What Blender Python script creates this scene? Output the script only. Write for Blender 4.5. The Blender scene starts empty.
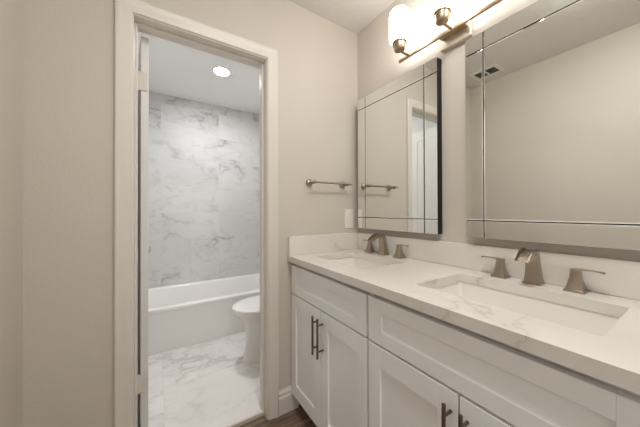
import bpy, bmesh, math
from mathutils import Vector, Matrix

S = bpy.context.scene
COL = S.collection
PI = math.pi

# ------------------------------------------------------------------ camera
cam_d = bpy.data.cameras.new('camera')
cam = bpy.data.objects.new('camera', cam_d)
COL.objects.link(cam)
cam_d.sensor_fit = 'HORIZONTAL'
cam_d.sensor_width = 36.0
cam_d.lens = 36.0 * 254.98 / 640.0
cam_d.shift_y = -(213.5 - 209.81) / 640.0
cam_d.clip_start = 0.02
YAW, PITCH, ROLL = 0.5685, 0.0054, -0.0025
cam.matrix_world = (Matrix.Translation((-1.236, -1.42, 1.21)) @ Matrix.Rotation(-YAW, 4, 'Z')
                    @ Matrix.Rotation(PI / 2 + PITCH, 4, 'X') @ Matrix.Rotation(ROLL, 4, 'Z'))
S.camera = cam

# ------------------------------------------------------------------ world, exposure
W = bpy.data.worlds.new('world')
S.world = W
W.use_nodes = True
WORLD_COLOR, WORLD_STRENGTH = (1.0, 0.985, 0.97), 1.4     # daylight of the next room, enters by the entry doorway
W.node_tree.nodes['Background'].inputs[0].default_value = (*WORLD_COLOR, 1)
W.node_tree.nodes['Background'].inputs[1].default_value = WORLD_STRENGTH
SHADE_COLOR, SHADE_STRENGTH = (1.0, 0.98, 0.965), 10.3
FILL_DOME_COLOR, FILL_DOME_STRENGTH = (1.0, 0.985, 0.97), 68.0  # added fill light, not a known fixture of the room
CAN_COLOR, CAN_STRENGTH = (1.0, 1.0, 1.0), 328.0
S.view_settings.view_transform = 'Standard'
S.view_settings.look = 'None'
S.view_settings.gamma = 1.0
S.view_settings.use_curve_mapping = False
S.view_settings.exposure = 0.0
S.cycles.max_bounces = 14
S.cycles.diffuse_bounces = 8
S.cycles.glossy_bounces = 8
S.cycles.use_denoising = True
S.cycles.sample_clamp_indirect = 6.0


# ------------------------------------------------------------------ materials
def nt(name):
    m = bpy.data.materials.new(name)
    m.use_nodes = True
    t = m.node_tree
    return m, t, t.nodes, t.links, t.nodes['Principled BSDF']


def noise(n, l, vec, scale, detail=3.0, rough=0.55, dist=0.0):
    x = n.new('ShaderNodeTexNoise')
    x.inputs['Scale'].default_value = scale
    x.inputs['Detail'].default_value = detail
    x.inputs['Roughness'].default_value = rough
    x.inputs['Distortion'].default_value = dist
    l.new(vec, x.inputs['Vector'])
    return x


def ramp(n, l, src, stops):
    r = n.new('ShaderNodeValToRGB')
    e = r.color_ramp.elements
    while len(e) < len(stops):
        e.new(0.5)
    for k, (p, c) in enumerate(stops):
        e[k].position = p
        e[k].color = (c, c, c, 1) if not isinstance(c, tuple) else (*c, 1)
    l.new(src, r.inputs[0])
    return r


def math_node(n, l, op, a, b=None):
    x = n.new('ShaderNodeMath')
    x.operation = op
    for k, v in enumerate((a, b)):
        if v is None:
            continue
        if isinstance(v, (int, float)):
            x.inputs[k].default_value = v
        else:
            l.new(v, x.inputs[k])
    return x.outputs[0]


def mix(n, l, fac, a, b):
    x = n.new('ShaderNodeMix')
    x.data_type = 'RGBA'
    if isinstance(fac, (int, float)):
        x.inputs[0].default_value = fac
    else:
        l.new(fac, x.inputs[0])
    for k, v in ((6, a), (7, b)):
        if isinstance(v, tuple):
            x.inputs[k].default_value = (*v, 1)
        else:
            l.new(v, x.inputs[k])
    return x.outputs[2]


def bump(n, l, p, h, strength, dist):
    b = n.new('ShaderNodeBump')
    b.inputs['Strength'].default_value = strength
    b.inputs['Distance'].default_value = dist
    l.new(h, b.inputs['Height'])
    l.new(b.outputs[0], p.inputs['Normal'])


def coords(n):
    return n.new('ShaderNodeTexCoord').outputs['Object']


def paint(name, c, rough=0.5, bs=0.0, bscale=120, bdist=0.002, vary=0.03):
    m, t, n, l, p = nt(name)
    v = coords(n)
    a = noise(n, l, v, 3.0, 3)
    r = ramp(n, l, a.outputs[0], [(0.3, tuple(x * (1 - vary) for x in c)), (0.7, tuple(min(1, x * (1 + vary)) for x in c))])
    l.new(r.outputs[0], p.inputs['Base Color'])
    p.inputs['Roughness'].default_value = rough
    if bs:
        b = noise(n, l, v, bscale, 2, 0.5, 0.3)
        bump(n, l, p, b.outputs[0], bs, bdist)
    return m


def metal(name, c, rough=0.3, bs=True):
    m, t, n, l, p = nt(name)
    p.inputs['Base Color'].default_value = (*c, 1)
    p.inputs['Metallic'].default_value = 1.0
    v = coords(n)
    st = n.new('ShaderNodeVectorMath')
    st.operation = 'MULTIPLY'
    st.inputs[1].default_value = (1, 1, 40)
    l.new(v, st.inputs[0])
    a = noise(n, l, st.outputs[0], 4.0, 1)
    mr = n.new('ShaderNodeMapRange')
    mr.inputs['To Min'].default_value = rough * 0.97
    mr.inputs['To Max'].default_value = rough * 1.03
    l.new(a.outputs[0], mr.inputs['Value'])
    l.new(mr.outputs[0], p.inputs['Roughness'])
    return m


def emitter(name, c, s, base=(0.9, 0.9, 0.88)):
    m, t, n, l, p = nt(name)
    p.inputs['Base Color'].default_value = (*base, 1)
    p.inputs['Emission Color'].default_value = (*c, 1)
    p.inputs['Emission Strength'].default_value = s
    p.inputs['Roughness'].default_value = 0.4
    return m


def marble_veins(n, l, vec, s, width, soft, mask=(0.43, 0.62)):
    """thin broken veins: ridges of a warped noise, masked by a large noise"""
    w = noise(n, l, vec, s * 0.8, 4, 0.6)
    add = n.new('ShaderNodeVectorMath')
    add.operation = 'MULTIPLY_ADD'
    add.inputs[1].default_value = (0.55 / s, 0.55 / s, 0.55 / s)
    l.new(w.outputs['Color'], add.inputs[0])
    l.new(vec, add.inputs[2])
    a = noise(n, l, add.outputs[0], s, 5, 0.55)
    d = math_node(n, l, 'ABSOLUTE', math_node(n, l, 'SUBTRACT', a.outputs[0], 0.5))
    v1 = ramp(n, l, d, [(0.0, 1.0), (width, 0.25), (soft, 0.0)])
    msk = noise(n, l, vec, s * 0.55, 2)
    m = ramp(n, l, msk.outputs[0], [(mask[0], 0.0), (mask[1], 1.0)])
    return math_node(n, l, 'MULTIPLY', v1.outputs[0], m.outputs[0]), a


def tile_material(name, axes, size, base, vein, s, grout, grout_w, rough, strength, offset=0.5, cloud=0.08, stretch=(1, 1, 1)):
    """marble look tile; axes picks the two object axes that lie in the plane"""
    m, t, n, l, p = nt(name)
    v = coords(n)
    sep = n.new('ShaderNodeSeparateXYZ')
    l.new(v, sep.inputs[0])
    cmb = n.new('ShaderNodeCombineXYZ')
    l.new(sep.outputs[axes[0]], cmb.inputs[0])
    l.new(sep.outputs[axes[1]], cmb.inputs[1])
    br = n.new('ShaderNodeTexBrick')
    br.offset = offset
    br.inputs['Scale'].default_value = 1.0
    br.inputs['Brick Width'].default_value = size[0]
    br.inputs['Row Height'].default_value = size[1]
    br.inputs['Mortar Size'].default_value = grout_w
    br.inputs['Mortar Smooth'].default_value = 0.1
    br.inputs['Color1'].default_value = (0, 0, 0, 1)
    br.inputs['Color2'].default_value = (1, 1, 1, 1)
    br.inputs['Mortar'].default_value = (0.5, 0.5, 0.5, 1)
    l.new(cmb.outputs[0], br.inputs['Vector'])
    # every tile shows another cut of the stone
    sh = n.new('ShaderNodeVectorMath')
    sh.operation = 'MULTIPLY_ADD'
    sh.inputs[1].default_value = (7.0, 5.0, 11.0)
    l.new(br.outputs['Color'], sh.inputs[0])
    sc = n.new('ShaderNodeVectorMath')
    sc.operation = 'MULTIPLY'
    sc.inputs[1].default_value = stretch
    l.new(v, sc.inputs[0])
    l.new(sc.outputs[0], sh.inputs[2])
    vec = sh.outputs[0]
    vn, a = marble_veins(n, l, vec, s, 0.022, 0.075)
    vn2, _ = marble_veins(n, l, vec, s * 2.6, 0.02, 0.06)
    tot = math_node(n, l, 'MINIMUM', math_node(n, l, 'ADD', vn, math_node(n, l, 'MULTIPLY', vn2, 0.45)), 1.0)
    cl = noise(n, l, vec, s * 0.7, 3)
    cr = ramp(n, l, cl.outputs[0], [(0.35, tuple(x * (1 - cloud) for x in base)), (0.62, base)])
    c = mix(n, l, math_node(n, l, 'MULTIPLY', tot, strength), cr.outputs[0], vein)
    c = mix(n, l, br.outputs['Fac'], c, grout)
    l.new(c, p.inputs['Base Color'])
    p.inputs['Roughness'].default_value = rough
    inv = math_node(n, l, 'SUBTRACT', 1.0, br.outputs['Fac'])
    bump(n, l, p, inv, 0.25, 0.001)
    return m


def wood_floor_material():
    m, t, n, l, p = nt('wood_planks')
    v = coords(n)
    br = n.new('ShaderNodeTexBrick')
    br.offset = 0.37
    br.inputs['Scale'].default_value = 1.0
    br.inputs['Brick Width'].default_value = 1.2
    br.inputs['Row Height'].default_value = 0.15
    br.inputs['Mortar Size'].default_value = 0.0015
    br.inputs['Color1'].default_value = (0, 0, 0, 1)
    br.inputs['Color2'].default_value = (1, 1, 1, 1)
    l.new(v, br.inputs['Vector'])
    sc = n.new('ShaderNodeVectorMath')
    sc.operation = 'MULTIPLY_ADD'
    sc.inputs[1].default_value = (4, 9, 2)
    l.new(br.outputs['Color'], sc.inputs[0])
    st = n.new('ShaderNodeVectorMath')
    st.operation = 'MULTIPLY'
    st.inputs[1].default_value = (1.2, 14, 1)
    l.new(v, st.inputs[0])
    l.new(st.outputs[0], sc.inputs[2])
    g = noise(n, l, sc.outputs[0], 2.2, 6, 0.65, 0.6)
    r = ramp(n, l, g.outputs[0], [(0.3, (0.085, 0.052, 0.034)), (0.5, (0.19, 0.13, 0.09)), (0.72, (0.33, 0.26, 0.20))])
    c = mix(n, l, br.outputs['Fac'], r.outputs[0], (0.03, 0.02, 0.014))
    l.new(c, p.inputs['Base Color'])
    p.inputs['Roughness'].default_value = 0.42
    bump(n, l, p, g.outputs[0], 0.15, 0.002)
    return m


def quartz_material():
    m, t, n, l, p = nt('quartz')
    v = coords(n)
    vn, a = marble_veins(n, l, v, 2.1, 0.010, 0.05, (0.47, 0.62))
    cl = noise(n, l, v, 2.0, 3)
    cr = ramp(n, l, cl.outputs[0], [(0.35, (0.70, 0.67, 0.62)), (0.6, (0.75, 0.72, 0.675))])
    c = mix(n, l, math_node(n, l, 'MULTIPLY', vn, 0.6), cr.outputs[0], (0.40, 0.34, 0.27))
    l.new(c, p.inputs['Base Color'])
    p.inputs['Roughness'].default_value = 0.22
    return m


def ceiling_material():
    m, t, n, l, p = nt('ceiling_knockdown')
    v = coords(n)
    p.inputs['Base Color'].default_value = (0.72, 0.69, 0.655, 1)
    p.inputs['Roughness'].default_value = 0.8
    a = noise(n, l, v, 26.0, 4, 0.6, 0.6)
    r = ramp(n, l, a.outputs[0], [(0.45, 0.0), (0.58, 1.0)])
    bump(n, l, p, r.outputs[0], 0.35, 0.004)
    return m


def mirror_material():
    m, t, n, l, p = nt('mirror_glass')
    v = coords(n)
    a = noise(n, l, v, 1.5, 1)
    r = ramp(n, l, a.outputs[0], [(0.3, (0.855, 0.875, 0.85)), (0.7, (0.87, 0.885, 0.865))])
    l.new(r.outputs[0], p.inputs['Base Color'])
    p.inputs['Metallic'].default_value = 1.0
    p.inputs['Roughness'].default_value = 0.0
    return m


M = dict(
    wall=paint('wall_paint', (0.60, 0.552, 0.485), 0.65, 0.18, 90, 0.004, 0.012),
    bath_wall=paint('bath_wall_paint', (0.80, 0.80, 0.79), 0.65, 0.15, 90, 0.004, 0.012),
    trim=paint('trim_paint', (0.72, 0.68, 0.62), 0.38, 0.0, vary=0.01),
    door=paint('door_paint', (0.76, 0.74, 0.71), 0.4, 0.0, vary=0.01),
    cabinet=paint('cabinet_paint', (0.89, 0.90, 0.905), 0.38, 0.05, 200, 0.0005, vary=0.012),
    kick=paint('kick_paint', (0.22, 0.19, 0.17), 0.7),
    dark=paint('black_backing', (0.006, 0.005, 0.005), 0.85),
    glass_edge=paint('glass_edge', (0.02, 0.024, 0.022), 0.4),
    lid=paint('white_seat_plastic', (0.86, 0.85, 0.84), 0.2, vary=0.005),
    bath_ceil=paint('bath_ceiling_paint', (0.86, 0.86, 0.85), 0.8, vary=0.005),
    dome=emitter('added_fill_dome_glass', FILL_DOME_COLOR, FILL_DOME_STRENGTH),
    plastic=paint('white_plastic', (0.80, 0.77, 0.72), 0.3, vary=0.01),
    porcelain=paint('porcelain', (0.82, 0.80, 0.78), 0.08, vary=0.01),
    acrylic=paint('tub_acrylic', (0.86, 0.85, 0.835), 0.15, vary=0.01),
    sink=paint('sink_ceramic', (0.84, 0.81, 0.77), 0.12, vary=0.01),
    nickel=metal('brushed_nickel', (0.40, 0.345, 0.275), 0.30),
    lampmetal=metal('brushed_lamp_metal', (0.46, 0.36, 0.25), 0.33),
    lit_platemetal=metal('satin_lit_plate_metal', (0.78, 0.71, 0.61), 0.6),  # lighter than the lamp metal: lamplight on the plate is put into its colour
    bronze=metal('dark_pull_metal', (0.20, 0.165, 0.13), 0.38),
    steel=metal('satin_steel', (0.55, 0.52, 0.48), 0.3),
    mirror=mirror_material(),
    quartz=quartz_material(),
    ceiling=ceiling_material(),
    wood=wood_floor_material(),
    vent_shade=paint('vent_shade', (0.03, 0.03, 0.03), 0.8),
    thresh=paint('threshold_stone', (0.62, 0.55, 0.48), 0.3, vary=0.05),
    shade=emitter('lit_shade_glass', SHADE_COLOR, SHADE_STRENGTH),
    lens=emitter('lit_lens', CAN_COLOR, CAN_STRENGTH),
)
M['wall_tile'] = tile_material('marble_wall_tile', (0, 2), (0.60, 0.30), (0.70, 0.70, 0.695), (0.30, 0.30, 0.305), 2.2,
                               (0.70, 0.70, 0.69), 0.0012, 0.5, 0.78, 0.5, 0.10, (0.75, 1, 1.35))
M['side_tile'] = tile_material('marble_side_tile', (1, 2), (0.60, 0.30), (0.70, 0.70, 0.695), (0.30, 0.30, 0.305), 2.2,
                               (0.70, 0.70, 0.69), 0.0012, 0.5, 0.78, 0.5, 0.10, (1, 0.75, 1.35))
M['floor_tile'] = tile_material('marble_floor_tile', (0, 1), (0.60, 0.60), (0.84, 0.82, 0.805), (0.42, 0.385, 0.375), 1.9,
                                (0.68, 0.66, 0.64), 0.0012, 0.09, 0.55, 0.0, 0.10, (0.8, 1.3, 1))


# ------------------------------------------------------------------ mesh helpers
def box(bm, lo, hi, bev=0.0, seg=1):
    x0, y0, z0 = [min(a, b) for a, b in zip(lo, hi)]
    x1, y1, z1 = [max(a, b) for a, b in zip(lo, hi)]
    vs = [bm.verts.new(p) for p in ((x0, y0, z0), (x1, y0, z0), (x1, y1, z0), (x0, y1, z0),
                                    (x0, y0, z1), (x1, y0, z1), (x1, y1, z1), (x0, y1, z1))]
    fs = [bm.faces.new([vs[i] for i in q]) for q in ((3, 2, 1, 0), (4, 5, 6, 7), (0, 1, 5, 4), (1, 2, 6, 5), (2, 3, 7, 6), (3, 0, 4, 7))]
    if bev > 0:
        es = list({e for f in fs for e in f.edges})
        bmesh.ops.bevel(bm, geom=es, offset=bev, segments=seg, profile=0.5, affect='EDGES')


def loft(bm, rings, cap0=True, cap1=True, closed=True):
    vr = [[bm.verts.new(p) for p in r] for r in rings]
    k = len(vr[0])
    for a, b in zip(vr[:-1], vr[1:]):
        for i in range(k if closed else k - 1):
            j = (i + 1) % k
            bm.faces.new((a[i], a[j], b[j], b[i]))
    if cap0:
        bm.faces.new(list(reversed(vr[0])))
    if cap1:
        bm.faces.new(vr[-1])


def ell(cx, cy, z, a, b, n=40, p=2.0):
    r = []
    for i in range(n):
        t = 2 * PI * i / n
        c, s = math.cos(t), math.sin(t)
        r.append((cx + a * math.copysign(abs(c) ** (2 / p), c), cy + b * math.copysign(abs(s) ** (2 / p), s), z))
    return r


def rrect(x0, x1, y0, y1, z, r, seg=5):
    out = []
    for cx, cy, a0 in ((x1 - r, y1 - r, 0), (x0 + r, y1 - r, PI / 2), (x0 + r, y0 + r, PI), (x1 - r, y0 + r, 1.5 * PI)):
        for k in range(seg + 1):
            a = a0 + PI / 2 * k / seg
            out.append((cx + r * math.cos(a), cy + r * math.sin(a), z))
    return out


def lathe(bm, c, prof, axis='Z', n=32, cap0=True, cap1=True):
    rings = []
    for r, h in prof:
        ring = []
        for i in range(n):
            t = 2 * PI * i / n
            a, b = r * math.cos(t), r * math.sin(t)
            d = {'Z': (a, b, h), 'Y': (b, h, a), 'X': (h, a, b)}[axis]
            ring.append((c[0] + d[0], c[1] + d[1], c[2] + d[2]))
        rings.append(ring)
    loft(bm, rings, cap0, cap1)


def tube(bm, pts, r, n=14):
    pts = [Vector(p) for p in pts]
    rings = []
    ref = None
    for i, p in enumerate(pts):
        t = (pts[min(i + 1, len(pts) - 1)] - pts[max(i - 1, 0)]).normalized()
        if ref is None:
            ref = Vector((0, 0, 1)) if abs(t.z) < 0.9 else Vector((1, 0, 0))
        u = (ref - t * ref.dot(t)).normalized()
        w = t.cross(u)
        ref = u
        rr = r[i] if isinstance(r, (list, tuple)) else r
        rings.append([p + (u * math.cos(2 * PI * k / n) + w * math.sin(2 * PI * k / n)) * rr for k in range(n)])
    loft(bm, rings)


def base_of(o):
    v = Vector((0, 0, 0))
    while o is not None:
        v += o.location
        o = o.parent
    return v


def obj(name, bm, mat, parent=None, smooth=35):
    bmesh.ops.recalc_face_normals(bm, faces=bm.faces)
    if parent is not None:
        bmesh.ops.translate(bm, verts=bm.verts, vec=-base_of(parent))
    me = bpy.data.meshes.new(name)
    bm.to_mesh(me)
    bm.free()
    me.materials.append(mat)
    if smooth:
        me.polygons.foreach_set('use_smooth', [True] * len(me.polygons))
        me.set_sharp_from_angle(angle=math.radians(smooth))
    o = bpy.data.objects.new(name, me)
    COL.objects.link(o)
    if parent is not None:
        o.parent = parent
    return o


def bxo(name, lo, hi, mat, parent=None, bev=0.0, seg=1):
    bm = bmesh.new()
    box(bm, lo, hi, bev, seg)
    return obj(name, bm, mat, parent)


def thing(name, label, cat, loc, group=None):
    o = bpy.data.objects.new(name, None)
    o.empty_display_size = 0.05
    COL.objects.link(o)
    o.location = loc
    o['label'] = label
    o['category'] = cat
    if group:
        o['group'] = group
    bpy.context.view_layer.update()
    return o


def struct(name, bm, mat, label=None, smooth=0):
    o = obj(name, bm, mat, None, smooth)
    o['kind'] = 'structure'
    if label:
        o['label'] = label
    return o


def sbox(name, lo, hi, mat, bev=0.0, label=None):
    bm = bmesh.new()
    box(bm, lo, hi, bev)
    return struct(name, bm, mat, label)


def copy_thing(src, loc, label):
    c = src.copy()
    COL.objects.link(c)
    c.location = loc
    c['label'] = label
    for ch in list(src.children):
        d = ch.copy()
        COL.objects.link(d)
        d.parent = c
        for g in list(ch.children):
            e = g.copy()
            COL.objects.link(e)
            e.parent = d
    return c


# ------------------------------------------------------------------ room shell
XL, CEIL, YF = -1.664, 2.507, -2.60          # left wall, ceiling, front wall
DX0, DX1, DZ = -1.325, -0.698, 2.10          # clear door opening between the jambs
BT, YB = 0.12, 1.88                          # back of the dividing wall, tiled wall of the bath
BXL = -1.52                                  # left wall of the bath room

sbox('floor', (XL - 0.1, YF - 0.1, -0.05), (0.1, 0.045, 0.0), M['wood'], label='dark brown wood look plank floor')
sbox('floor_bath', (BXL - 0.1, 0.045, -0.05), (0.1, YB + 0.1, 0.02), M['floor_tile'], label='glossy white marble tile floor beyond the doorway')
sbox('ceiling', (XL - 0.1, YF - 0.1, CEIL), (0.1, 0.06, CEIL + 0.08), M['ceiling'], label='off white textured ceiling')
sbox('ceiling_bath', (XL - 0.1, 0.06, CEIL), (0.1, YB + 0.1, CEIL + 0.08), M['bath_ceil'], label='smooth white ceiling of the tub room')
sbox('wall_right', (0, YF - 0.1, 0), (0.1, BT, CEIL), M['wall'], label='greige wall behind the two mirrors')
sbox('wall_left', (XL - 0.1, YF - 0.1, 0), (XL, BT, CEIL), M['wall'], label='greige wall facing the mirrors')
J = 0.02                                     # jamb board thickness
bm = bmesh.new()
box(bm, (XL, 0, 0), (DX0 - J, BT, CEIL))
box(bm, (DX1 + J, 0, 0), (0, BT, CEIL))
box(bm, (DX0 - J, 0, DZ + J), (DX1 + J, BT, CEIL))
struct('wall_back', bm, M['wall'], 'greige wall with the doorway to the tub')
bm = bmesh.new()
EX0, EX1 = -1.50, -0.62                      # entry doorway behind the camera
box(bm, (XL, YF - 0.1, 0), (EX0, YF, CEIL))
box(bm, (EX1, YF - 0.1, 0), (0, YF, CEIL))
box(bm, (EX0, YF - 0.1, 2.1), (EX1, YF, CEIL))
struct('wall_front', bm, M['wall'], 'greige wall with the entry doorway')
sbox('wall_bath_back', (BXL - 0.1, YB, 0), (0.1, YB + 0.1, CEIL), M['wall_tile'], label='white marble tiled wall behind the bathtub')
bm = bmesh.new()
box(bm, (BXL - 0.1, BT, 0), (-1.45, 1.10, CEIL))  # nearer section, set in to keep the gap behind the door dark
box(bm, (BXL - 0.1, 1.10, 0), (BXL, YB, CEIL))
struct('wall_bath_left', bm, M['bath_wall'])
bm = bmesh.new()
box(bm, (0, BT, 0), (0.1, YB, CEIL))
struct('wall_bath_right', bm, M['bath_wall'])
sbox('wall_tub_left', (BXL, 1.10, 0.0), (BXL + 0.012, YB, CEIL), M['side_tile'])
sbox('wall_tub_right', (-0.012, 1.10, 0.0), (0.0, YB, CEIL), M['side_tile'])

# door lining: jambs with stops
bm = bmesh.new()
box(bm, (DX0 - J, -0.002, 0), (DX0, BT + 0.002, DZ), 0.0015)
box(bm, (DX1, -0.002, 0), (DX1 + J, BT + 0.002, DZ), 0.0015)
box(bm, (DX0 - J, -0.002, DZ), (DX1 + J, BT + 0.002, DZ + J), 0.0015)
box(bm, (DX0, 0.045, 0), (DX0 + 0.011, 0.082, DZ), 0.002)
box(bm, (DX1 - 0.011, 0.045, 0), (DX1, 0.082, DZ), 0.002)
box(bm, (DX0 + 0.011, 0.045, DZ - 0.011), (DX1 - 0.011, 0.082, DZ), 0.002)
struct('trim_1', bm, M['trim'], 'cream painted door lining of the tub doorway')

# casing: a moulded profile swept up, across and down with mitred corners
PROF = [(0.0, 0.0), (0.0, 0.009), (0.004, 0.011), (0.018, 0.0125), (0.040, 0.015), (0.046, 0.0175), (0.054, 0.018), (0.060, 0.015), (0.062, 0.0)]


def casing(bm, x0, x1, z1, ysurf, sgn):
    rings = []
    for cx, cz, dx, dz in ((x0, 0.0, -1, 0), (x0, z1, -1, 1), (x1, z1, 1, 1), (x1, 0.0, 1, 0)):
        rings.append([(cx + dx * a, ysurf + sgn * h, cz + dz * a) for a, h in PROF])
    loft(bm, rings)


bm = bmesh.new()
casing(bm, DX0 - 0.006, DX1 + 0.006, DZ + 0.006, 0.0, -1)
struct('trim_2', bm, M['trim'], 'cream moulded casing around the tub doorway', 30)
bm = bmesh.new()
casing(bm, DX0 - 0.006, DX1 + 0.006, DZ + 0.006, BT, 1)
struct('trim_3', bm, M['trim'], None, 30)
sbox('trim_4', (DX0, 0.038, 0.0), (DX1, 0.052, 0.024), M['thresh'], 0.002, 'pale threshold strip in the tub doorway')

BPROF = [(0.0, 0.0), (0.016, 0.0), (0.016, 0.098), (0.011, 0.104), (0.0105, 0.112), (0.0135, 0.118), (0.0125, 0.126), (0.006, 0.134), (0.005, 0.142), (0.0, 0.142)]


def baseboard(name, a, b, nrm):
    bm = bmesh.new()
    rings = [[(p[0] + nrm[0] * d, p[1] + nrm[1] * d, h) for d, h in BPROF] for p in (a, b)]
    loft(bm, rings)
    struct(name, bm, M['trim'], None, 30)


baseboard('baseboard_back', (DX1 + 0.068, 0), (-0.50, 0), (0, -1))
baseboard('baseboard_back_left', (XL, 0), (DX0 - 0.068, 0), (0, -1))
baseboard('baseboard_left', (XL, YF), (XL, -0.015), (1, 0))

# ------------------------------------------------------------------ bath door, standing open
HX = DX0 + 0.020                                   # left face of the open leaf
bm = bmesh.new()
dx0, dx1, dy0, dy1, dz0, dz1 = HX, HX + 0.033, BT + 0.008, BT + 0.008 + 0.615, 0.035, 2.088
core = 0.006
box(bm, (dx0 + core, dy0 + 0.001, dz0 + 0.001), (dx1 - core, dy1 - 0.001, dz1 - 0.001))
ST = 0.10
for y0, y1, z0, z1 in ((dy0, dy0 + ST, dz0, dz1), (dy1 - ST, dy1, dz0, dz1), (dy0 + ST, dy1 - ST, dz1 - 0.11, dz1),
                       (dy0 + ST, dy1 - ST, dz0, dz0 + 0.2), (dy0 + ST, dy1 - ST, 0.86, 1.0),
                       ((dy0 + dy1) / 2 - 0.045, (dy0 + dy1) / 2 + 0.045, dz0 + 0.2, 0.86), ((dy0 + dy1) / 2 - 0.045, (dy0 + dy1) / 2 + 0.045, 1.0, dz1 - 0.11)):
    box(bm, (dx0, y0, z0), (dx1, y1, z1), 0.0015)
OPEN = Matrix.Translation((DX0 + 0.010, BT + 0.008, 0)) @ Matrix.Rotation(math.radians(6.5), 4, 'Z') @ Matrix.Translation((-DX0 - 0.010, -BT - 0.008, 0))
bm.transform(OPEN)                                 # the leaf has swung a little past square
door = struct('door_1', bm, M['door'], 'white panelled door standing open into the tub room')
for hz in (1.861, 0.358):
    bm = bmesh.new()
    box(bm, (DX0 + 0.0002, BT - 0.03, hz - 0.045), (DX0 + 0.0025, BT + 0.004, hz + 0.045))
    box(bm, (DX0 + 0.002, BT + 0.004, hz - 0.045), (HX + 0.026, BT + 0.0075, hz + 0.045))
    lathe(bm, (DX0 + 0.010, BT + 0.008, hz), [(0.0055, -0.047), (0.0055, 0.047)], n=12)
    o = obj('hinge', bm, M['trim'], door)
    o['label'] = 'cream painted butt hinge'
for sx in (dx1, dx0):
    bm = bmesh.new()
    s = 1 if sx == dx1 else -1
    lathe(bm, (sx, dy1 - 0.065, 0.95), [(0.03, 0.0), (0.03, s * 0.006), (0.011, s * 0.010), (0.011, s * 0.03), (0.026, s * 0.038), (0.028, s * 0.052), (0.016, s * 0.06)][:: 1], axis='X', n=24)
    bm.transform(OPEN)
    obj('handle', bm, M['steel'], door)['label'] = 'round satin door knob'

# ------------------------------------------------------------------ vanity cabinets
FX = -0.545          # face of the doors
FT = 0.02            # thickness of doors and fronts


def shaker(bm, y0, y1, z0, z1, stile, rail):
    """front facing -x: four frame members around a recessed panel"""
    x0, x1 = FX, FX + FT
    ya, yb = min(y0, y1), max(y0, y1)
    b = 0.0012
    box(bm, (x0, ya, z0), (x1, ya + stile, z1), b)
    box(bm, (x0, yb - stile, z0), (x1, yb, z1), b)
    box(bm, (x0, ya + stile, z1 - rail), (x1, yb - stile, z1), b)
    box(bm, (x0, ya + stile, z0), (x1, yb - stile, z0 + rail), b)
    box(bm, (x0 + 0.009, ya + stile - 0.004, z0 + rail - 0.004), (x1 - 0.002, yb - stile + 0.004, z1 - rail + 0.004))


def pull(parent, y, zc=0.588, half=0.096):
    bm = bmesh.new()
    hx = FX - 0.034
    tube(bm, [(hx, y, zc - half), (hx, y, zc + half)], 0.0056, 16)
    for dz in (-0.064, 0.064):
        tube(bm, [(FX + 0.001, y, zc + dz), (hx, y, zc + dz)], 0.0045, 12)
    obj('handle', bm, M['bronze'], parent)


def cabinet(y0, y1, label):
    ya, yb = min(y0, y1), max(y0, y1)
    t = thing('vanity_cabinet', label, 'cabinet', (-0.27, (ya + yb) / 2, 0), 'white vanity cabinets under the counter')
    bm = bmesh.new()
    s = 0.018
    box(bm, (FX + FT + 0.014, ya, 0.10), (-0.004, ya + s, 0.903))
    box(bm, (FX + FT + 0.001, yb - s, 0.10), (-0.004, yb, 0.903))
    box(bm, (FX + FT + 0.014, ya + s, 0.10), (-0.004, yb - s, 0.118))
    box(bm, (-0.016, ya + s, 0.118), (-0.004, yb - s, 0.903))
    box(bm, (FX + FT + 0.014, ya + s, 0.69), (FX + FT + 0.033, yb - s, 0.903))
    obj('carcass', bm, M['cabinet'], t)
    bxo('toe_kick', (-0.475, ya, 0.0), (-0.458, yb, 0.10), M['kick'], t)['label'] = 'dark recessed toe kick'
    g = 0.0055
    bm = bmesh.new()
    shaker(bm, ya + g, yb - g, 0.716, 0.882, 0.068, 0.050)
    obj('drawer_front', bm, M['cabinet'], t)
    ym = (ya + yb) / 2
    for a, b, hy in ((ya + g, ym - g / 2, ym - 0.024), (ym + g / 2, yb - g, ym + 0.022)):
        bm = bmesh.new()
        shaker(bm, a, b, 0.105, 0.7075, 0.060, 0.075)
        d = obj('door', bm, M['cabinet'], t)
        pull(d, hy)
    return t


YS = -0.678
cabinet(-0.004, YS + 0.001, 'white shaker cabinet in the corner beside the doorway, below the towel bar')
cabinet(YS - 0.001, -1.392, 'white shaker cabinet under the larger sink, farther from the doorway')

# ------------------------------------------------------------------ countertop
CX0, CY0, CZ0, CZ1 = -0.566, -1.40, 0.906, 0.940
SINKS = [(-0.432, -0.130, -0.530, -0.110), (-0.432, -0.130, -1.285, -0.815)]   # x0, x1, y0, y1
ct = thing('countertop', 'cream quartz counter with fine veins and two sink cutouts on white cabinets', 'countertop', (-0.28, -0.70, CZ0))


def flat_with_holes(bm, outer, holes, z, drop, bev=0.0):
    edges = []
    for lp in [outer] + holes:
        vs = [bm.verts.new((p[0], p[1], z)) for p in lp]
        edges += [bm.edges.new((vs[i], vs[(i + 1) % len(vs)])) for i in range(len(vs))]
    r = bmesh.ops.triangle_fill(bm, use_beauty=True, use_dissolve=False, edges=edges)
    fs = [f for f in r['geom'] if isinstance(f, bmesh.types.BMFace)]
    ex = bmesh.ops.extrude_face_region(bm, geom=fs)
    vs = [v for v in ex['geom'] if isinstance(v, bmesh.types.BMVert)]
    bmesh.ops.translate(bm, verts=vs, vec=(0, 0, -drop))


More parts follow.
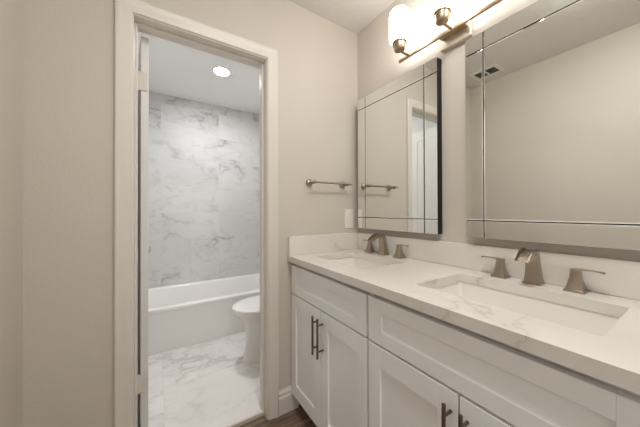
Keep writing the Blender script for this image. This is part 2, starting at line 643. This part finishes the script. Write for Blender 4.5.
bm = bmesh.new()
flat_with_holes(bm, [(CX0, CY0), (-0.002, CY0), (-0.002, -0.002), (CX0, -0.002)],
                [[(p[0], p[1]) for p in rrect(*sk, 0, 0.010, 4)] for sk in SINKS], CZ1, CZ1 - CZ0)
obj('slab', bm, M['quartz'], ct, 30)
bxo('backsplash', (-0.021, CY0, CZ1 + 0.0005), (-0.001, -0.001, 1.056), M['quartz'], ct, 0.0015)
bxo('side_splash', (CX0 + 0.004, -0.021, CZ1 + 0.0005), (-0.0215, -0.001, 1.056), M['quartz'], ct, 0.0015)

for (sx0, sx1, sy0, sy1), lab in zip(SINKS, ('smaller undermount sink in the corner beside the doorway', 'larger undermount sink in the quartz counter away from the doorway')):
    t = thing('undermount_sink', 'rectangular white ' + lab, 'sink', ((sx0 + sx1) / 2, (sy0 + sy1) / 2, 0.76), 'undermount sinks in the counter')
    e = 0.004
    bm = bmesh.new()

    def rr(o, z, r):
        return rrect(sx0 - o, sx1 + o, sy0 - o, sy1 + o, z, r)
    zf = CZ0 - 0.0015
    loft(bm, [rr(-0.03, 0.768, 0.03), rr(0.0, 0.775, 0.035), rr(0.014, 0.80, 0.03), rr(0.016, zf - 0.012, 0.03), rr(0.03, zf - 0.012, 0.03),
              rr(0.03, zf, 0.03), rr(e, zf, 0.014), rr(e - 0.001, zf - 0.006, 0.016), rr(-0.002, 0.82, 0.026), rr(-0.010, 0.797, 0.030), rr(-0.034, 0.785, 0.034), rr(-0.12, 0.781, 0.02)])
    obj('basin', bm, M['sink'], t, 50)
    bm = bmesh.new()
    lathe(bm, ((sx0 + sx1) / 2, (sy0 + sy1) / 2, 0.7812), [(0.0, 0.002), (0.016, 0.002), (0.020, 0.0005), (0.023, 0.003), (0.029, 0.003), (0.031, 0.0)], n=28, cap0=False, cap1=False)
    obj('drain', bm, M['nickel'], t)['label'] = 'round nickel drain ring'


# ------------------------------------------------------------------ faucets
def spout_mesh(bm, cx, cy, z0):
    #  path: x offset, z offset, half width (y), half thickness, notch depth, tilt of the section normal
    P = [(0.000, 0.000, .0265, .0230, 0, 90), (0.000, 0.008, .0265, .0230, 0, 90), (0.000, 0.0085, .0240, .0205, 0, 90),
         (-0.001, 0.030, .0215, .0180, 0, 91), (-0.003, 0.060, .0195, .0155, 0, 93), (-0.006, 0.090, .0188, .0138, 0, 97), (-0.011, 0.112, .0190, .0125, 0, 108),
         (-0.020, 0.1265, .0196, .0115, .000, 128), (-0.031, 0.1330, .0203, .0105, .012, 155), (-0.050, 0.1335, .0210, .0098, .0165, 182), (-0.070, 0.1265, .0218, .0088, .0150, 207),
         (-0.090, 0.1140, .0225, .0075, .0125, 218), (-0.106, 0.1000, .0230, .0062, .0095, 224)]
    rings = []
    for ox, oz, w, h, nd, deg in P:
        a = math.radians(deg)
        tx, tz = math.cos(a), math.sin(a)       # travel direction in x-z
        ux, uz = tz, -tx                        # outer side of the bend
        if deg > 90:
            pass
        ring = []
        rim = 0.0036
        for yy, hh in ((-w, -h), (w, -h), (w, h), (w - rim, h), (w - rim - 0.0004, h - nd), (-(w - rim - 0.0004), h - nd), (-(w - rim), h), (-w, h)):
            ring.append((cx + ox + ux * hh, cy + yy, z0 + 0.93 * (oz + uz * hh)))
        rings.append(ring)
    loft(bm, rings)


def sq(cx, cy, z, a, b, r):
    return rrect(cx - a, cx + a, cy - b, cy + b, z, r, 3)


def faucet(y_mid, y_l, y_r, label):
    z0 = CZ1 + 0.0003
    x0 = -0.058
    t = thing('faucet', label, 'faucet', (x0, y_mid, z0), 'brushed nickel widespread faucets')
    bm = bmesh.new()
    spout_mesh(bm, x0, y_mid, z0)
    obj('spout', bm, M['nickel'], t, 40)
    for yy, s in ((y_l, 1), (y_r, -1)):
        bm = bmesh.new()
        x = x0 + 0.004
        loft(bm, [sq(x, yy, z0, .0265, .0265, .003), sq(x, yy, z0 + .007, .0265, .0265, .003), sq(x, yy, z0 + .0075, .0225, .0225, .003),
                  sq(x, yy, z0 + .022, .0185, .0185, .003), sq(x, yy, z0 + .040, .0148, .0148, .003), sq(x, yy, z0 + .060, .0125, .0125, .003), sq(x, yy, z0 + .070, .0120, .0120, .003)])
        h = obj('handle', bm, M['nickel'], t, 40)
        bm = bmesh.new()
        rings = []
        for d, dz, w, hh in ((-0.0125, .0715, .0120, .0030), (0.008, .0730, .0112, .0032), (0.025, .0748, .0080, .0022), (0.042, .0755, .0062, .0018), (0.056, .0748, .0058, .0020), (0.063, .0740, .0066, .0032), (0.068, .0735, .0055, .0028)):
            cx, cy, cz = x - 0.10 * max(d, 0), yy + s * d, z0 + dz
            rings.append([(cx - w, cy, cz - hh), (cx + w, cy, cz - hh), (cx + w * .8, cy, cz + hh), (cx - w * .8, cy, cz + hh)])
        loft(bm, rings)
        obj('lever', bm, M['nickel'], h, 40)
    return t


faucet(-0.302, -0.180, -0.420, 'brushed nickel waterfall faucet with two lever handles at the corner sink')
faucet(-1.048, -0.938, -1.160, 'brushed nickel waterfall faucet with two lever handles at the larger sink')

# ------------------------------------------------------------------ mirrors
MD, MZ0, MZ1, MW = 0.045, 1.092, 1.990, 0.604


def mirror(y_hi, label):
    t = thing('wall_mirror', label, 'mirror', (0, y_hi - MW / 2, MZ0), 'strip bordered mirrors above the counter')
    y_lo = y_hi - MW
    bxo('backing_frame', (-MD + 0.0028, y_lo, MZ0), (-0.002, y_hi, MZ1), M['dark'], t, 0.002)['label'] = 'black edge of the mirror'
    b, g = 0.075, 0.0022
    ys = [y_lo, y_lo + b, y_hi - b, y_hi]
    zs = [MZ0, MZ0 + b, MZ1 - b, MZ1]
    for i in range(3):
        for k in range(3):
            nm = 'mirror_panel' if (i, k) == (1, 1) else ('corner_panel' if i != 1 and k != 1 else 'border_strip')
            ya = ys[i] + (0 if i == 0 else g)
            yb = ys[i + 1] - (0 if i == 2 else g)
            za = zs[k] + (0 if k == 0 else g)
            zb = zs[k + 1] - (0 if k == 2 else g)
            bm = bmesh.new()
            x1, x0, d = -MD + 0.003, -MD, 0.0009
            c0, c1, d0, d1 = [0.0 if q else 0.0038 for q in (i == 0, i == 2, k == 0, k == 2)]
            loft(bm, [[(x1, ya, za), (x1, yb, za), (x1, yb, zb), (x1, ya, zb)],
                      [(x0 + d, ya, za), (x0 + d, yb, za), (x0 + d, yb, zb), (x0 + d, ya, zb)],
                      [(x0, ya + c0, za + d0), (x0, yb - c1, za + d0), (x0, yb - c1, zb - d1), (x0, ya + c0, zb - d1)]])
            o = obj(nm, bm, M['mirror'], t, 0)
            o.data.materials.append(M['glass_edge'])
            for pl in o.data.polygons:
                if abs(pl.normal.x) < 0.1:
                    pl.material_index = 1            # dark cut edge of the glass
    return t


mirror(-0.052, 'tall strip bordered mirror in the room corner, reflecting the towel bar and doorway')
mirror(-0.797, 'tall strip bordered mirror above the larger sink, reflecting the blank wall and ceiling vent')

# ------------------------------------------------------------------ vanity light
lt = thing('vanity_light', 'brushed metal vanity light with three glowing white glass shades above the mirrors', 'lamp', (0, -0.755, 2.06))
bxo('backplate', (-0.025, -0.812, 2.018), (-0.001, -0.662, 2.128), M['lit_platemetal'], lt, 0.003)
bxo('bar_mount', (-0.058, -0.800, 2.064), (-0.0245, -0.672, 2.088), M['lampmetal'], lt, 0.002)
bxo('bar', (-0.068, -1.060, 2.061), (-0.055, -0.432, 2.076), M['lampmetal'], lt, 0.002)
for yy in (-0.503, -0.745, -0.987):
    bm = bmesh.new()
    tube(bm, [(-0.060, yy, 2.069), (-0.095, yy, 2.069), (-0.120, yy, 2.070), (-0.135, yy, 2.073), (-0.142, yy, 2.080)], 0.0068, 14)
    arm = obj('arm', bm, M['lampmetal'], lt)
    bm = bmesh.new()
    lathe(bm, (-0.142, yy, 2.068), [(0.012, 0.0), (0.025, 0.002), (0.0285, 0.007), (0.0295, 0.020), (0.033, 0.032), (0.0335, 0.0385), (0.0385, 0.039), (0.0385, 0.0475), (0.030, 0.0475)], n=32)
    obj('cup', bm, M['lampmetal'], arm)
    bm = bmesh.new()
    lathe(bm, (-0.142, yy, 2.1155), [(0.026, 0.0), (0.040, 0.001), (0.049, 0.008), (0.0525, 0.022), (0.0525, 0.138), (0.050, 0.152), (0.043, 0.163), (0.030, 0.169), (0.006, 0.1705)], n=40)
    obj('lamp_shade', bm, M['shade'], lt)['label'] = 'glowing white glass shade'

dl = thing('ceiling_light', 'unseen dome fill light added on the ceiling of the vanity room', 'lamp', (-0.80, -1.20, CEIL))  # made-up dome out of view, added to brighten counter and walls
bm = bmesh.new()
lathe(bm, (-0.80, -1.20, CEIL), [(0.155, -0.0005), (0.155, -0.018), (0.147, -0.022), (0.0, -0.022)], n=40, cap1=False)
obj('base', bm, M['lampmetal'], dl)
bm = bmesh.new()
lathe(bm, (-0.80, -1.20, CEIL), [(0.142, -0.0225), (0.140, -0.035), (0.120, -0.055), (0.08, -0.068), (0.03, -0.073)], n=40)
obj('dome', bm, M['dome'], dl)

# ------------------------------------------------------------------ towel bar, wall plate
tb = thing('towel_bar', 'short brushed nickel towel bar on the wall between doorway and mirror', 'towel bar', (-0.28, 0, 1.39))
for px in (-0.412, -0.146):
    bm = bmesh.new()
    lathe(bm, (px, 0, 1.393), [(0.024, -0.0005), (0.024, -0.006), (0.020, -0.011), (0.0105, -0.016), (0.0095, -0.050), (0.012, -0.055), (0.012, -0.077), (0.008, -0.080)], axis='Y', n=28)
    obj('post', bm, M['nickel'], tb)
bm = bmesh.new()
tube(bm, [(-0.444, -0.066, 1.393), (-0.114, -0.066, 1.393)], 0.0068, 18)
obj('bar', bm, M['nickel'], tb)

wp = thing('light_switch', 'white wall plate with a rocker between towel bar and mirror', 'switch', (-0.085, 0, 1.155))
bm = bmesh.new()
loft(bm, [[(-0.124, -0.0005, 1.088), (-0.047, -0.0005, 1.088), (-0.047, -0.0005, 1.222), (-0.124, -0.0005, 1.222)],
          [(-0.124, -0.003, 1.088), (-0.047, -0.003, 1.088), (-0.047, -0.003, 1.222), (-0.124, -0.003, 1.222)],
          [(-0.120, -0.006, 1.092), (-0.051, -0.006, 1.092), (-0.051, -0.006, 1.218), (-0.120, -0.006, 1.218)]])
obj('plate', bm, M['plastic'], wp, 0)
bm = bmesh.new()
loft(bm, [[(-0.103, -0.0055, 1.121), (-0.068, -0.0055, 1.121), (-0.068, -0.0055, 1.189), (-0.103, -0.0055, 1.189)],
          [(-0.102, -0.0110, 1.122), (-0.069, -0.0110, 1.122), (-0.069, -0.0075, 1.188), (-0.102, -0.0075, 1.188)]])
obj('rocker', bm, M['plastic'], wp, 0)

# ------------------------------------------------------------------ ceiling vent (seen in the mirror)
vx0, vx1, vy0, vy1 = -1.545, -1.365, -0.372, -0.138
vt = thing('ceiling_vent', 'small white louvred ceiling vent reflected in the mirror above the larger sink', 'vent', (-1.455, -0.255, CEIL))
bm = bmesh.new()
zt, zb = CEIL - 0.0005, CEIL - 0.008
for lo, hi in (((vx0, vy0), (vx0 + .03, vy1)), ((vx1 - .03, vy0), (vx1, vy1)), ((vx0 + .03, vy0), (vx1 - .03, vy0 + .03)), ((vx0 + .03, vy1 - .03), (vx1 - .03, vy1)), ((vx0 + .03, -0.262), (vx1 - .03, -0.248))):
    box(bm, (*lo, zb), (*hi, zt), 0.001)
obj('frame', bm, M['plastic'], vt)
bxo('duct_shade_sheet', (vx0 + .028, vy0 + .028, CEIL - 0.0025), (vx1 - .028, vy1 - .028, CEIL - 0.0005), M['vent_shade'], vt)['label'] = 'dark sheet behind the louvres, painted as the shade in the duct'  # no hole is cut; the duct's shade is painted on this sheet
bm = bmesh.new()
for k in range(6):
    x = vx0 + 0.036 + k * 0.0205
    loft(bm, [[(x, y, CEIL - 0.0028), (x + 0.0015, y, CEIL - 0.0028), (x + 0.0085, y, CEIL - 0.0075), (x + 0.007, y, CEIL - 0.0075)] for y in (vy0 + .03, vy1 - .03)])
obj('louvres', bm, M['plastic'], vt, 0)

# ------------------------------------------------------------------ tub room: recessed light
cl = thing('ceiling_light', 'round recessed ceiling light shining above the bathtub room', 'lamp', (-0.735, 1.045, CEIL))
bm = bmesh.new()
lathe(bm, (-0.735, 1.045, CEIL), [(0.066, -0.0005), (0.086, -0.0005), (0.086, -0.004), (0.080, -0.009), (0.068, -0.010), (0.066, -0.006), (0.066, -0.0005)], n=40, cap0=False, cap1=False)
obj('trim_ring', bm, M['plastic'], cl)
bm = bmesh.new()
lathe(bm, (-0.735, 1.045, CEIL), [(0.066, -0.002), (0.066, -0.006), (0.045, -0.008), (0.005, -0.009)], n=40)
obj('lens', bm, M['lens'], cl)['label'] = 'glowing white lens'

# ------------------------------------------------------------------ bathtub
tx0, tx1, ty0, ty1, tz0, tz1 = BXL + 0.013, -0.013, 1.115, YB - 0.002, 0.0205, 0.392
t = thing('bathtub', 'white alcove bathtub with a flat apron below the marble wall', 'bathtub', (-0.76, 1.5, tz0))


def tr(o, z, r, front=0.0):
    return rrect(tx0 + o, tx1 - o, ty0 + o + front, ty1 - o, z, r, 6)


bm = bmesh.new()
loft(bm, [tr(0.012, tz0 + 0.30, 0.004), tr(0.0, tz0 + 0.335, 0.006), tr(0.0, tz1 - 0.008, 0.006), tr(0.003, tz1 - 0.002, 0.008), tr(0.008, tz1, 0.010), tr(0.045, tz1, 0.06, 0.025),
          tr(0.055, tz1 - 0.004, 0.08, 0.025), tr(0.062, tz1 - 0.02, 0.09, 0.025), tr(0.085, tz0 + 0.15, 0.11, 0.025), tr(0.105, tz0 + 0.085, 0.12, 0.025), tr(0.15, tz0 + 0.06, 0.12, 0.025), tr(0.30, tz0 + 0.055, 0.05, 0.0)], cap0=False)
obj('basin', bm, M['acrylic'], t, 60)
bxo('apron', (tx0 + 0.001, ty0 + 0.0015, tz0), (tx1 - 0.001, ty0 + 0.03, tz0 + 0.345), M['acrylic'], t, 0.002)
bm = bmesh.new()
lathe(bm, (tx1 - 0.26, (ty0 + ty1) / 2, tz0 + 0.056), [(0.0, 0.006), (0.018, 0.006), (0.03, 0.004), (0.034, 0.0)], n=24, cap0=False, cap1=False)
obj('drain', bm, M['steel'], t)

# ------------------------------------------------------------------ toilet, facing -x, tank on the right wall
tyc = 0.62
t = thing('toilet', 'white toilet with closed lid in front of the bathtub, half behind the door casing', 'toilet', (-0.38, tyc, 0.02))
z = 0.0205


def egg(x_front, x_back, half, zz, n=48):
    """elongated bowl outline: round front, squarer back"""
    cx = x_front + (x_back - x_front) * 0.52
    r = []
    for i in range(n):
        a = 2 * PI * i / n
        c, s = math.cos(a), math.sin(a)
        ex = (x_back - cx) if c > 0 else (cx - x_front)
        p = 2.7 if c > 0 else 2.0
        r.append((cx + ex * math.copysign(abs(c) ** (2 / p), c), tyc + half * math.copysign(abs(s) ** (2 / p), s), zz))
    return r


bm = bmesh.new()
loft(bm, [egg(-0.672, -0.06, 0.118, z), egg(-0.672, -0.06, 0.118, z + 0.012), egg(-0.655, -0.07, 0.106, z + 0.03), egg(-0.640, -0.075, 0.098, z + 0.12), egg(-0.640, -0.07, 0.100, z + 0.24),
          egg(-0.647, -0.06, 0.108, z + 0.285), egg(-0.668, -0.05, 0.130, z + 0.325), egg(-0.700, -0.045, 0.157, z + 0.357), egg(-0.725, -0.04, 0.176, z + 0.380), egg(-0.734, -0.04, 0.182, z + 0.393), egg(-0.730, -0.04, 0.180, z + 0.398)])
obj('bowl', bm, M['porcelain'], t, 60)
bm = bmesh.new()
loft(bm, [egg(-0.735, -0.27, 0.180, z + 0.3995), egg(-0.742, -0.265, 0.186, z + 0.402), egg(-0.742, -0.265, 0.186, z + 0.412), egg(-0.738, -0.268, 0.183, z + 0.416)])
obj('seat', bm, M['lid'], t, 50)
bm = bmesh.new()
loft(bm, [egg(-0.738, -0.262, 0.183, z + 0.4185), egg(-0.744, -0.258, 0.188, z + 0.421), egg(-0.744, -0.258, 0.188, z + 0.432), egg(-0.738, -0.262, 0.183, z + 0.438), egg(-0.70, -0.29, 0.155, z + 0.441), egg(-0.58, -0.38, 0.07, z + 0.443)])
obj('lid', bm, M['lid'], t, 60)
bm = bmesh.new()
loft(bm, [rrect(-0.225, -0.022, tyc - 0.20, tyc + 0.20, z + 0.399, 0.03), rrect(-0.235, -0.018, tyc - 0.215, tyc + 0.215, z + 0.55, 0.03), rrect(-0.240, -0.016, tyc - 0.222, tyc + 0.222, z + 0.73, 0.03)])
obj('tank', bm, M['porcelain'], t, 50)
bm = bmesh.new()
loft(bm, [rrect(-0.250, -0.014, tyc - 0.232, tyc + 0.232, z + 0.7305, 0.03), rrect(-0.250, -0.014, tyc - 0.232, tyc + 0.232, z + 0.758, 0.03), rrect(-0.242, -0.018, tyc - 0.224, tyc + 0.224, z + 0.766, 0.03)])
obj('tank_lid', bm, M['porcelain'], t, 50)
bm = bmesh.new()
lathe(bm, (-0.2385, tyc + 0.16, z + 0.68), [(0.016, 0.0), (0.016, -0.008), (0.008, -0.012)], axis='X', n=20)
box(bm, (-0.256, tyc + 0.09, z + 0.673), (-0.2475, tyc + 0.168, z + 0.687), 0.002)
obj('flush_lever', bm, M['steel'], t)['label'] = 'satin metal flush lever'
